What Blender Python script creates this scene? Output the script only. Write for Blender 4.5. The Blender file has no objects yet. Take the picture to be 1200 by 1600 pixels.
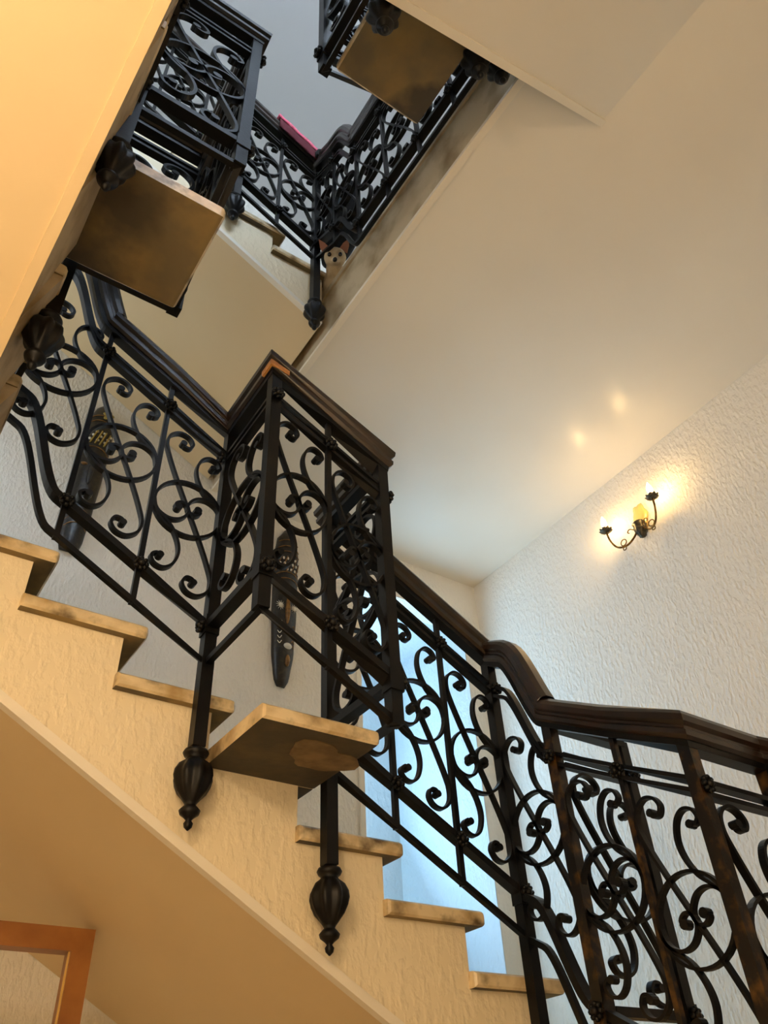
import bpy, bmesh, math, random
from mathutils import Vector, Matrix
random.seed(7)
PI = math.pi
scene = bpy.context.scene
COL = scene.collection

# ------------------------------------------------------------------ camera
CAM_POS = Vector((-0.0173, -1.9519, -1.5513))
YAW, PITCH, ROLL, FOCAL = 0.6353, 0.7042, -0.0613, 1242.3
fw = Vector((math.sin(YAW)*math.cos(PITCH), math.cos(YAW)*math.cos(PITCH), math.sin(PITCH)))
rt = fw.cross(Vector((0, 0, 1))).normalized()
up = rt.cross(fw)
r2 = math.cos(ROLL)*rt + math.sin(ROLL)*up
u2 = -math.sin(ROLL)*rt + math.cos(ROLL)*up
cd = bpy.data.cameras.new('camera')
cd.sensor_fit = 'VERTICAL'; cd.sensor_height = 36.0; cd.lens = FOCAL/1600*36.0
cd.clip_start = 0.02
cam = bpy.data.objects.new('camera', cd)
cam.matrix_world = Matrix(((r2.x, u2.x, -fw.x, CAM_POS.x), (r2.y, u2.y, -fw.y, CAM_POS.y),
                           (r2.z, u2.z, -fw.z, CAM_POS.z), (0, 0, 0, 1)))
COL.objects.link(cam)
scene.camera = cam

LXW = -1.25     # inner face of the left wall
# ------------------------------------------------------------------ world, daylight, exposure
w = bpy.data.worlds.new('world'); scene.world = w; w.use_nodes = True
w.node_tree.nodes['Background'].inputs[0].default_value = (0.55, 0.7, 1.0, 1)
w.node_tree.nodes['Background'].inputs[1].default_value = 0.6
vs = scene.view_settings
vs.view_transform = 'Standard'; vs.look = 'None'; vs.exposure = 0.06; vs.gamma = 1.0
vs.use_curve_mapping = False

def area_light(name, loc, aim, sx, sy, power, col):
    d = bpy.data.lights.new(name, 'AREA'); d.shape = 'RECTANGLE'; d.size = sx; d.size_y = sy
    d.energy = power; d.color = col
    o = bpy.data.objects.new(name, d); COL.objects.link(o)
    o.location = loc
    o.rotation_euler = (Vector(aim)-Vector(loc)).to_track_quat('-Z', 'Y').to_euler()
    return o
# daylight entering through the two windows (window_1 in the recess, window_2 on the upper floor)
area_light('daylight_recess', (2.08, 2.16, 0.05), (1.75, 0.0, 1.35), 0.86, 2.1, 51, (0.46, 0.74, 1.0))
area_light('daylight_turn', (LXW-0.1, 0.62, 1.15), (LXW+2, 0.62, 0.95), 0.6, 1.1, 11, (0.82, 0.91, 1.0))
area_light('daylight_upper', (0.5, -2.72, 3.65), (0.5, 0.0, 3.2), 1.5, 1.2, 95, (0.66, 0.81, 1.0))

# ------------------------------------------------------------------ materials
def lin(c):
    return tuple(((v/255.0)/12.92 if v/255.0 <= 0.04045 else ((v/255.0+0.055)/1.055)**2.4) for v in c)+(1.0,)

def mat(name, base, rough=0.6, metal=0.0, var=None, vscale=4.0, vdetail=4.0, ramp=(0.4, 0.65), bump=0.0,
        bscale=60.0, bdist=0.01, bstretch=None, bramp=None, var2=None, v2scale=1.5, ramp2=(0.5, 0.6), spec=0.5, coat=0.0):
    m = bpy.data.materials.new(name); m.use_nodes = True
    nt = m.node_tree; b = nt.nodes['Principled BSDF']
    b.inputs['Roughness'].default_value = rough; b.inputs['Metallic'].default_value = metal
    b.inputs['Specular IOR Level'].default_value = spec
    if coat: b.inputs['Coat Weight'].default_value = coat; b.inputs['Coat Roughness'].default_value = 0.25
    b.inputs['Base Color'].default_value = base
    g = nt.nodes.new('ShaderNodeNewGeometry')
    def noise(scale, detail, stretch=None):
        mp = nt.nodes.new('ShaderNodeMapping')
        if stretch: mp.inputs['Scale'].default_value = stretch
        nt.links.new(g.outputs['Position'], mp.inputs['Vector'])
        n = nt.nodes.new('ShaderNodeTexNoise'); n.inputs['Scale'].default_value = scale
        n.inputs['Detail'].default_value = detail
        nt.links.new(mp.outputs[0], n.inputs['Vector'])
        return n.outputs[0]
    def rmp(src, lo, hi, c0, c1):
        r = nt.nodes.new('ShaderNodeValToRGB')
        r.color_ramp.elements[0].position = lo; r.color_ramp.elements[1].position = hi
        r.color_ramp.elements[0].color = c0; r.color_ramp.elements[1].color = c1
        nt.links.new(src, r.inputs[0]); return r.outputs[0]
    colout = None
    if var:
        colout = rmp(noise(vscale, vdetail), ramp[0], ramp[1], base, var)
    if var2:
        f = rmp(noise(v2scale, 5.0), ramp2[0], ramp2[1], (0, 0, 0, 1), (1, 1, 1, 1))
        mx = nt.nodes.new('ShaderNodeMix'); mx.data_type = 'RGBA'
        nt.links.new(f, mx.inputs[0])
        if colout: nt.links.new(colout, mx.inputs[6])
        else: mx.inputs[6].default_value = base
        mx.inputs[7].default_value = var2
        colout = mx.outputs[2]
    if colout: nt.links.new(colout, b.inputs['Base Color'])
    if bump:
        src = noise(bscale, 3.0, bstretch)
        if bramp: src = rmp(src, bramp[0], bramp[1], (0, 0, 0, 1), (1, 1, 1, 1))
        bp = nt.nodes.new('ShaderNodeBump'); bp.inputs['Strength'].default_value = bump
        bp.inputs['Distance'].default_value = bdist
        nt.links.new(src, bp.inputs['Height']); nt.links.new(bp.outputs[0], b.inputs['Normal'])
    return m

def emis(name, col, strength):
    m = bpy.data.materials.new(name); m.use_nodes = True
    b = m.node_tree.nodes['Principled BSDF']
    b.inputs['Base Color'].default_value = (0.9, 0.85, 0.75, 1)
    b.inputs['Emission Color'].default_value = col; b.inputs['Emission Strength'].default_value = strength
    return m

M = {}
M['plaster'] = mat('rough_plaster', lin((240, 235, 224)), 0.75, bump=0.46, bscale=66, bdist=0.007, bstretch=(1, 1, 0.5), bramp=(0.42, 0.66), spec=0.3)
M['stringer'] = mat('stringer_plaster', lin((238, 222, 188)), 0.55, bump=0.4, bscale=38, bdist=0.006, bstretch=(1, 1, 0.55), bramp=(0.45, 0.7), spec=0.4)
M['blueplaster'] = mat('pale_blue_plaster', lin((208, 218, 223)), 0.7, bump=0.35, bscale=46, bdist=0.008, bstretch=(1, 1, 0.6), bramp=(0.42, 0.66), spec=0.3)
M['soffit'] = mat('soffit_paint', lin((228, 204, 160)), 0.5, var=lin((222, 196, 150)), vscale=1.3, ramp=(0.4, 0.7), bump=0.06, bscale=9, bdist=0.01, spec=0.35)
M['ceiling'] = mat('ceiling_paint', lin((238, 231, 216)), 0.27, var=lin((231, 222, 205)), vscale=0.9, ramp=(0.35, 0.7), bump=0.05, bscale=5, bdist=0.012, spec=0.45)
M['greyceil'] = mat('upper_ceiling_paint', lin((205, 205, 206)), 0.6, bump=0.05, bscale=6)
M['fascia'] = mat('stained_fascia', lin((198, 180, 148)), 0.6, var=lin((134, 108, 66)), vscale=6, ramp=(0.45, 0.75), bump=0.2, bscale=30, bdist=0.008)
M['trim'] = mat('edge_trim_paint', lin((240, 230, 210)), 0.5)
M['marble'] = mat('worn_marble', lin((226, 206, 166)), 0.35, var=lin((168, 140, 92)), vscale=11, ramp=(0.40, 0.70), var2=lin((96, 78, 50)), v2scale=12, ramp2=(0.50, 0.68), bump=0.1, bscale=40)
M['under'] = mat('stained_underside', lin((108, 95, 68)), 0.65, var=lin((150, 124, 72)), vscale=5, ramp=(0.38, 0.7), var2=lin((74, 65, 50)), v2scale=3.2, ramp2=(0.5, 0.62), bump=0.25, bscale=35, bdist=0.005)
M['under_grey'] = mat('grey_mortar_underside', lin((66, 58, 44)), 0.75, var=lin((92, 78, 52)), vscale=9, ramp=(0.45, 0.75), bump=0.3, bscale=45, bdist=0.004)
M['under_patch'] = mat('mortar_patch', lin((128, 106, 72)), 0.75, var=lin((104, 84, 56)), vscale=20, bump=0.4, bscale=60, bdist=0.004)
M['iron'] = mat('wrought_iron', lin((6, 6, 6)), 0.42, 0.0, spec=0.27, var=lin((20, 15, 10)), vscale=22, ramp=(0.5, 0.75), bump=0.15, bscale=120, bdist=0.002)
M['iron_lit'] = mat('iron_gold_highlights', lin((16, 13, 10)), 0.36, 0.25, var=lin((104, 72, 30)), vscale=26, ramp=(0.50, 0.78), bump=0.2, bscale=120, bdist=0.002)  # golden highlights of the near posts put into the iron colour as patches
M['wood'] = mat('handrail_wood', lin((22, 14, 8)), 0.34, var=lin((46, 28, 14)), vscale=16, ramp=(0.4, 0.75), bump=0.08, bscale=90, bdist=0.002, coat=0.3)
M['rawwood'] = mat('worn_bare_wood', lin((196, 138, 72)), 0.6, var=lin((150, 96, 44)), vscale=30)
M['frame'] = mat('orange_frame_wood', lin((158, 102, 46)), 0.4, var=lin((138, 84, 34)), vscale=8, bump=0.05)
M['gold'] = mat('gold_lit_edge', lin((226, 190, 110)), 0.3, 0.6)  # gold colour stands in for light on the frame's inner edge
M['brass'] = mat('aged_brass', lin((150, 112, 52)), 0.35, 0.8, var=lin((84, 62, 30)), vscale=40)
M['darkbrass'] = mat('dark_bronze', lin((62, 56, 44)), 0.4, 0.6, var=lin((96, 88, 70)), vscale=60)
M['crystal'] = mat('amber_glass_plate', lin((236, 196, 120)), 0.15, 0.1, bump=0.4, bscale=60, bdist=0.006)
M['candle'] = mat('candle_sleeve', lin((236, 220, 190)), 0.5)
M['maskdark'] = mat('carved_black_wood', lin((24, 22, 20)), 0.38, var=lin((54, 46, 34)), vscale=45, ramp=(0.5, 0.7), bump=0.3, bscale=70, bdist=0.004)
M['maskgold'] = mat('mask_gold_paint', lin((150, 108, 50)), 0.4, 0.2, var=lin((100, 70, 32)), vscale=50)
M['maskyellow'] = mat('mask_yellow_paint', lin((170, 146, 66)), 0.5)
M['shell'] = mat('mask_white_shell', lin((228, 224, 210)), 0.35)
M['pink'] = mat('pink_cloth', lin((222, 88, 118)), 0.9, var=lin((240, 130, 150)), vscale=60, bump=0.5, bscale=140, bdist=0.004)
M['maroon'] = mat('maroon_cloth', lin((88, 24, 34)), 0.9, bump=0.3, bscale=120, bdist=0.003)
M['black'] = mat('black_fabric', lin((14, 14, 16)), 0.9, bump=0.3, bscale=30, bdist=0.01)
M['bluegrey'] = mat('bluegrey_fabric', lin((96, 110, 126)), 0.8)
M['cream'] = mat('dog_cream_coat', lin((206, 186, 150)), 0.85, var=lin((176, 148, 110)), vscale=14, bump=0.4, bscale=160, bdist=0.003)
M['earpink'] = mat('dog_ear', lin((150, 100, 78)), 0.8)
M['dognose'] = mat('dog_nose_eye', lin((12, 10, 10)), 0.2)
M['leaf'] = mat('plant_leaf', lin((110, 150, 36)), 0.4, var=lin((70, 112, 24)), vscale=12)
M['pot'] = mat('terracotta_pot', lin((150, 84, 54)), 0.7, var=lin((120, 64, 40)), vscale=8)
M['soil'] = mat('potting_soil', lin((44, 32, 24)), 0.95)
M['floor'] = mat('floor_tiles', lin((222, 210, 188)), 0.35, var=lin((206, 192, 168)), vscale=3)
M['winframe'] = mat('white_window_frame', lin((232, 232, 230)), 0.4)
gm = bpy.data.materials.new('window_glass'); gm.use_nodes = True
gb = gm.node_tree.nodes['Principled BSDF']
gb.inputs['Base Color'].default_value = (1, 1, 1, 1); gb.inputs['Transmission Weight'].default_value = 1.0
gb.inputs['Roughness'].default_value = 0.0; gb.inputs['IOR'].default_value = 1.02
M['glass'] = gm

# ------------------------------------------------------------------ helpers
def mk(name, verts, faces, m, smooth=False, mats=None, fm=None):
    me = bpy.data.meshes.new(name); me.from_pydata([tuple(v) for v in verts], [], faces)
    for mm in (mats or [m]): me.materials.append(mm)
    bm = bmesh.new(); bm.from_mesh(me); bmesh.ops.recalc_face_normals(bm, faces=bm.faces); bm.to_mesh(me); bm.free()
    if smooth:
        for p in me.polygons: p.use_smooth = True
    if fm:
        for p in me.polygons: p.material_index = fm(p)
    me.update()
    return me

def link(name, me, parent=None, loc=(0, 0, 0), rot=(0, 0, 0), scale=(1, 1, 1)):
    o = bpy.data.objects.new(name, me); COL.objects.link(o)
    o.location = loc; o.rotation_euler = rot; o.scale = scale
    if parent: o.parent = parent
    return o

def tag(o, label=None, cat=None, group=None, kind=None):
    if label: o['label'] = label
    if cat: o['category'] = cat
    if group: o['group'] = group
    if kind: o['kind'] = kind
    return o

def empty(name, loc=(0, 0, 0), rz=0.0):
    o = bpy.data.objects.new(name, None); COL.objects.link(o)
    o.location = loc; o.rotation_euler = (0, 0, rz); o.empty_display_size = 0.1
    return o

class MB:
    def __init__(s): s.v = []; s.f = []
    def add(s, v, f):
        n = len(s.v); s.v += [tuple(a) for a in v]; s.f += [tuple(i+n for i in q) for q in f]; return s
    def box(s, x0, x1, y0, y1, z0, z1):
        return s.add([(x0, y0, z0), (x1, y0, z0), (x1, y1, z0), (x0, y1, z0), (x0, y0, z1), (x1, y0, z1), (x1, y1, z1), (x0, y1, z1)],
                     [(0, 3, 2, 1), (4, 5, 6, 7), (0, 1, 5, 4), (1, 2, 6, 5), (2, 3, 7, 6), (3, 0, 4, 7)])
    def ell(s, c, r, nu=12, nv=8, rot=None):
        v = []; f = []
        v.append((0, 0, 1))
        for j in range(1, nv):
            a = PI*j/nv
            for i in range(nu):
                b = 2*PI*i/nu; v.append((math.sin(a)*math.cos(b), math.sin(a)*math.sin(b), math.cos(a)))
        v.append((0, 0, -1))
        for i in range(nu):
            f.append((0, 1+i, 1+(i+1) % nu))
            for j in range(nv-2):
                a = 1+j*nu; f.append((a+i, a+nu+i, a+nu+(i+1) % nu, a+(i+1) % nu))
            a = 1+(nv-2)*nu; f.append((a+i, len(v)-1, a+(i+1) % nu))
        vv = [Vector((p[0]*r[0], p[1]*r[1], p[2]*r[2])) for p in v]
        if rot: vv = [rot @ p for p in vv]
        return s.add([p+Vector(c) for p in vv], f)
    def lathe(s, prof, n=20, lobes=0, amp=0.0, lo=0, hi=0, c=(0, 0, 0)):
        v = []; f = []
        for (r, z) in prof:
            for i in range(n):
                a = 2*PI*i/n; rr = r
                if lobes and lo < z < hi: rr = r*(1+amp*math.cos(lobes*a))
                v.append((c[0]+rr*math.cos(a), c[1]+rr*math.sin(a), c[2]+z))
        for j in range(len(prof)-1):
            for i in range(n):
                f.append((j*n+i, j*n+(i+1) % n, (j+1)*n+(i+1) % n, (j+1)*n+i))
        f.append(tuple(range(n))); f.append(tuple(range((len(prof)-1)*n, len(prof)*n)))
        return s.add(v, f)
    def tube(s, pts, rad, n=8, caps=True):
        pts = [Vector(p) for p in pts]; v = []; f = []
        ref = Vector((0, 0, 1))
        for i, p in enumerate(pts):
            t = (pts[min(i+1, len(pts)-1)]-pts[max(i-1, 0)]).normalized()
            if abs(t.dot(ref)) > 0.95: ref = Vector((1, 0, 0)) if abs(t.x) < 0.9 else Vector((0, 1, 0))
            a = t.cross(ref).normalized(); b = t.cross(a).normalized(); ref = -(t.cross(a)).cross(t).cross(t) if False else ref
            rr = rad[i] if isinstance(rad, (list, tuple)) else rad
            for k in range(n):
                an = 2*PI*k/n; v.append(p+a*rr*math.cos(an)+b*rr*math.sin(an))
        for i in range(len(pts)-1):
            for k in range(n):
                f.append((i*n+k, i*n+(k+1) % n, (i+1)*n+(k+1) % n, (i+1)*n+k))
        f.append(tuple(range(n))); f.append(tuple(range((len(pts)-1)*n, len(pts)*n)))
        return s.add(v, f)
    def mesh(s, name, m, smooth=False, mats=None, fm=None): return mk(name, s.v, s.f, m, smooth, mats, fm)

def catmull(pts, n=6):
    out = []
    P = [Vector((*p, 0)) if len(p) == 2 else Vector(p) for p in pts]
    for i in range(len(P)-1):
        p0 = P[max(i-1, 0)]; p1 = P[i]; p2 = P[i+1]; p3 = P[min(i+2, len(P)-1)]
        for k in range(n):
            t = k/n
            out.append(0.5*((2*p1)+(p2-p0)*t+(2*p0-5*p1+4*p2-p3)*t*t+(3*p1-p0-3*p2+p3)*t**3))
    out.append(P[-1]); return out

def strip2d(mb, pts, th, dep, closed=False, taper=None):
    """flat bar bent in the x-z plane; pts (u,v)"""
    n = len(pts); v = []; f = []
    for i in range(n):
        a = pts[(i-1) % n] if closed else pts[max(i-1, 0)]
        b = pts[(i+1) % n] if closed else pts[min(i+1, n-1)]
        t = Vector((b[0]-a[0], b[1]-a[1])); t.normalize(); nx, ny = -t.y, t.x
        h = th/2
        for (s, d) in ((-1, -1), (1, -1), (1, 1), (-1, 1)):
            v.append((pts[i][0]+nx*h*s, d*dep/2, pts[i][1]+ny*h*s))
    m = n if closed else n-1
    for i in range(m):
        j = (i+1) % n
        for k in range(4):
            f.append((i*4+k, i*4+(k+1) % 4, j*4+(k+1) % 4, j*4+k))
    if not closed: f.append((0, 1, 2, 3)); f.append(((n-1)*4, (n-1)*4+1, (n-1)*4+2, (n-1)*4+3))
    mb.add(v, f)

def knob(mb, c, r, dep):
    n = 10; v = []; f = []
    for s in (-1, 1):
        for i in range(n):
            a = 2*PI*i/n; v.append((c[0]+r*math.cos(a), s*dep/2, c[1]+r*math.sin(a)))
    for i in range(n): f.append((i, (i+1) % n, n+(i+1) % n, n+i))
    f.append(tuple(range(n))); f.append(tuple(range(n, 2*n)))
    mb.add(v, f)

def sweep(pts, prof, steep=None):
    """prof: list of (side, up). vertical sections, mitred at plan corners"""
    P = [Vector(p) for p in pts]; n = len(P); v = []; f = []
    def h(a, b):
        d = Vector((b.x-a.x, b.y-a.y, 0)); d.normalize(); return d
    for i in range(n):
        hi = h(P[i-1], P[i]) if i > 0 else None
        ho = h(P[i], P[i+1]) if i < n-1 else None
        if hi is None: hi = ho
        if ho is None: ho = hi
        ni = Vector((hi.y, -hi.x, 0)); no = Vector((ho.y, -ho.x, 0))
        b = (ni+no); b.normalize(); sc = 1.0/max(0.3, b.dot(ni))
        upv = Vector((0, 0, 1))
        if steep and steep[i] > 0:
            t = (P[min(i+1, n-1)]-P[max(i-1, 0)]).normalized()
            pv = (Vector((0, 0, 1))-t*t.z); pv.normalize(); upv = (upv*(1-steep[i])+pv*0.95*steep[i])
        for (s, uu) in prof: v.append(P[i]+b*(s*sc)+upv*uu)
    m = len(prof)
    for i in range(n-1):
        for k in range(m): f.append((i*m+k, i*m+(k+1) % m, (i+1)*m+(k+1) % m, (i+1)*m+k))
    f.append(tuple(range(m))); f.append(tuple(range((n-1)*m, n*m)))
    return v, f

def rect(w_, h_): return [(-w_/2, -h_/2), (w_/2, -h_/2), (w_/2, h_/2), (-w_/2, h_/2)]

# ------------------------------------------------------------------ stair constants
G = 0.28; R = 0.1572; K = R/G
TL = 0.345; TH = 0.042; OV = 0.06
RX = 3.05; YB = 1.255; LX = -1.25; YF = -2.63; ZF = -3.2; ZT = 4.7
LE = 1.165; LZ = 1.78; LS = 1.475    # upper landing edge, floor, soffit
H = 17*R

# ------------------------------------------------------------------ the shell
def structure(name, me, label=None):
    o = link(name, me); o['kind'] = 'structure'
    if label: o['label'] = label
    return o
OX0, OX1, OZ0, OZ1 = 2.12, 2.905, -1.257, 1.18       # daylight recess in the back wall
b = MB()
b.box(LX-0.15, OX0, YB, YB+0.15, ZF, ZT).box(OX1, RX+0.15, YB, YB+0.15, ZF, ZT)
b.box(OX0, OX1, YB, YB+0.15, OZ1, ZT).box(OX0, OX1, YB, YB+0.15, ZF, OZ0)
structure('wall_back', b.mesh('wall_back', M['plaster']), 'white rough plaster wall behind the stair flights')
b = MB().box(RX, RX+0.15, YF-0.15, YB, ZF, ZT)
structure('wall_right', b.mesh('wall_right', M['plaster']), 'white rough plaster wall carrying the candle sconce')
VY0, VY1, VZ0, VZ1 = 0.28, 0.96, 0.55, 1.75
b = MB().box(LX-0.15, LX, YF-0.15, VY0, ZF, ZT).box(LX-0.15, LX, VY1, YB, ZF, ZT).box(LX-0.15, LX, VY0, VY1, ZF, VZ0).box(LX-0.15, LX, VY0, VY1, VZ1, ZT)
structure('wall_left', b.mesh('wall_left', M['plaster']))
WX0, WX1, WZ0, WZ1 = -0.3, 1.3, 3.0, 4.3
b = MB()
b.box(LX, WX0, YF-0.15, YF, ZF, ZT).box(WX1, RX, YF-0.15, YF, ZF, ZT)
b.box(WX0, WX1, YF-0.15, YF, WZ1, ZT).box(WX0, WX1, YF-0.15, YF, ZF, WZ0)
structure('wall_front', b.mesh('wall_front', M['plaster']))
structure('floor', MB().box(LX, RX, YF, YB, ZF-0.1, ZF).mesh('floor', M['floor']))
structure('ceiling', MB().box(LX-0.15, RX+0.15, YF-0.15, YB+0.15, ZT, ZT+0.1).mesh('ceiling', M['greyceil']), 'grey-white ceiling at the top of the stairwell')
# daylight recess behind the back wall
RY = 2.05
b = MB()
b.box(1.45, 1.62, RY, RY+0.1, OZ0-0.1, 1.3).box(2.54, 3.05, RY, RY+0.1, OZ0-0.1, 1.3)   # far side, around the window
b.box(1.62, 2.54, RY, RY+0.1, OZ0-0.1, -1.05).box(1.62, 2.54, RY, RY+0.1, 1.12, 1.3)
b.box(OX1, OX1+0.1, YB+0.15, RY, OZ0-0.1, 1.3)                    # right cheek
b.box(1.45, OX1, YB+0.15, RY, 1.18, 1.3)                         # head
b.box(1.45, OX1, YB+0.15, RY, OZ0-0.1, OZ0)                      # floor
b.box(OX1-0.004, OX1, YB+0.001, RY, OZ0, 1.18)
b.box(1.45, 1.52, YB+0.15, RY, OZ0, 1.18)                        # left cheek
structure('wall_recess', b.mesh('wall_recess', M['blueplaster']), 'rough plaster recess lit blue by daylight behind the lower steps')
def window(name, make):
    o = empty(name); o['kind'] = 'structure'; make(o); return o
def w1(o):
    y0, y1, x0, x1, z0, z1 = RY+.02, RY+.07, 1.62, 2.54, -1.05, 1.12
    f_ = MB().box(x0, x0+.04, y0, y1, z0, z1).box(x1-.04, x1, y0, y1, z0, z1).box(x0+.04, x1-.04, y0, y1, z0, z0+.05).box(x0+.04, x1-.04, y0, y1, z1-.05, z1)
    link('window_frame', f_.mesh('window_frame', M['winframe']), o)
window('window_1', w1)
def w2(o):
    y0, y1 = YF-0.1, YF-0.05
    f_ = MB().box(WX0, WX0+.05, y0, y1, WZ0, WZ1).box(WX1-.05, WX1, y0, y1, WZ0, WZ1).box(WX0, WX1, y0, y1, WZ0, WZ0+.05).box(WX0, WX1, y0, y1, WZ1-.05, WZ1)
    f_.box((WX0+WX1)/2-.02, (WX0+WX1)/2+.02, y0, y1, WZ0, WZ1)
    link('window_frame', f_.mesh('window_frame', M['winframe']), o)
    link('window_pane', MB().box(WX0, WX1, y0+.02, y0+.025, WZ0, WZ1).mesh('window_pane', M['glass']), o)
window('window_2', w2)
def w3(o):
    x0, x1 = LX-0.09, LX-0.04
    f_ = MB().box(x0, x1, VY0, VY0+.05, VZ0, VZ1).box(x0, x1, VY1-.05, VY1, VZ0, VZ1).box(x0, x1, VY0+.05, VY1-.05, VZ0, VZ0+.05).box(x0, x1, VY0+.05, VY1-.05, VZ1-.05, VZ1)
    link('window_frame', f_.mesh('window_frame', M['winframe']), o)
window('window_3', w3)
# casing at the left of the recess
structure('trim_1', MB().box(OX0-0.028, OX0, YB-0.012, YB+0.15, OZ0, OZ1).mesh('trim', M['trim']), 'cream upright casing strip beside the daylight recess')

# landings of the setting
def fm_under(p): return 1 if p.normal.z < -0.5 else (2 if abs(p.normal.x) > 0.5 or abs(p.normal.y) > 0.5 else 0)
b = MB()
pl = [(LE, YB), (LE, -1.38), (1.5, -1.38), (1.5, YF), (RX, YF), (RX, YB)]
b.add([(x, y, LS) for x, y in pl]+[(x-0.02 if x == LE else x, y, LZ-0.04) for x, y in pl], [tuple(range(6)), tuple(range(6, 12))]+[(i, (i+1) % 6, 6+(i+1) % 6, 6+i) for i in range(6)])
structure('ceiling_landing', b.mesh('landing_slab', None, mats=[M['marble'], M['ceiling'], M['fascia']], fm=fm_under), 'broad cream underside of the upper landing above the sconce')
structure('floor_landing', MB().box(LE-0.03, RX, -1.36, YB, LZ-0.04, LZ).mesh('landing_floor', M['fascia']), 'marble floor edge of the upper landing')
structure('trim_2', MB().box(LE-0.008, LE+0.022, -1.38, YB, LS-0.008, LS+0.012).mesh('trim', M['trim']), 'thin pale moulding along the lower edge of the upper landing')
b = MB().box(LX, -0.06, 0.0, YB, -0.3, -0.04); structure('floor_1', b.mesh('turn_slab', M['soffit']))
b = MB().box(LX, -0.06, 0.0, YB, 2.559-0.3, 2.559-0.04); structure('floor_2', b.mesh('turn_slab', M['soffit']))
b = MB().box(LX, -0.02, YF, -1.38, 6*R-0.42, 6*R-0.04); structure('floor_3', b.mesh('turn_slab', M['soffit']))
b = MB().box(1.86, RX, -0.10, YB, -8*R-0.25, -8*R); structure('floor_4', b.mesh('turn_slab', M['soffit']))
b = MB().box(2.16, RX, YF, -2.3, -16*R-0.25, -16*R); structure('floor_5', b.mesh('turn_slab', M['soffit']))

# ------------------------------------------------------------------ stair flights
def slab_mesh(name, u0, u1, v0, v1, z0, z1, bev=0.016):
    bm = bmesh.new()
    bmesh.ops.create_cube(bm, size=1.0)
    for v in bm.verts:
        v.co = Vector((u0 if v.co.x < 0 else u1, v0 if v.co.y < 0 else v1, z0 if v.co.z < 0 else z1))
    es = []
    for e in bm.edges:
        a, c = e.verts[0].co, e.verts[1].co
        nose = abs(a.x-u1) < 1e-6 and abs(c.x-u1) < 1e-6
        end = abs(a.y-v0) < 1e-6 and abs(c.y-v0) < 1e-6
        if nose or end: es.append(e)
    bmesh.ops.bevel(bm, geom=es, offset=bev, segments=3, affect='EDGES', profile=0.6)
    bmesh.ops.recalc_face_normals(bm, faces=bm.faces)
    me = bpy.data.meshes.new(name); bm.to_mesh(me); bm.free()
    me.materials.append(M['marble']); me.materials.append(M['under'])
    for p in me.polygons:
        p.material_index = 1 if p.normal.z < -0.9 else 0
        p.use_smooth = False
    return me

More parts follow.
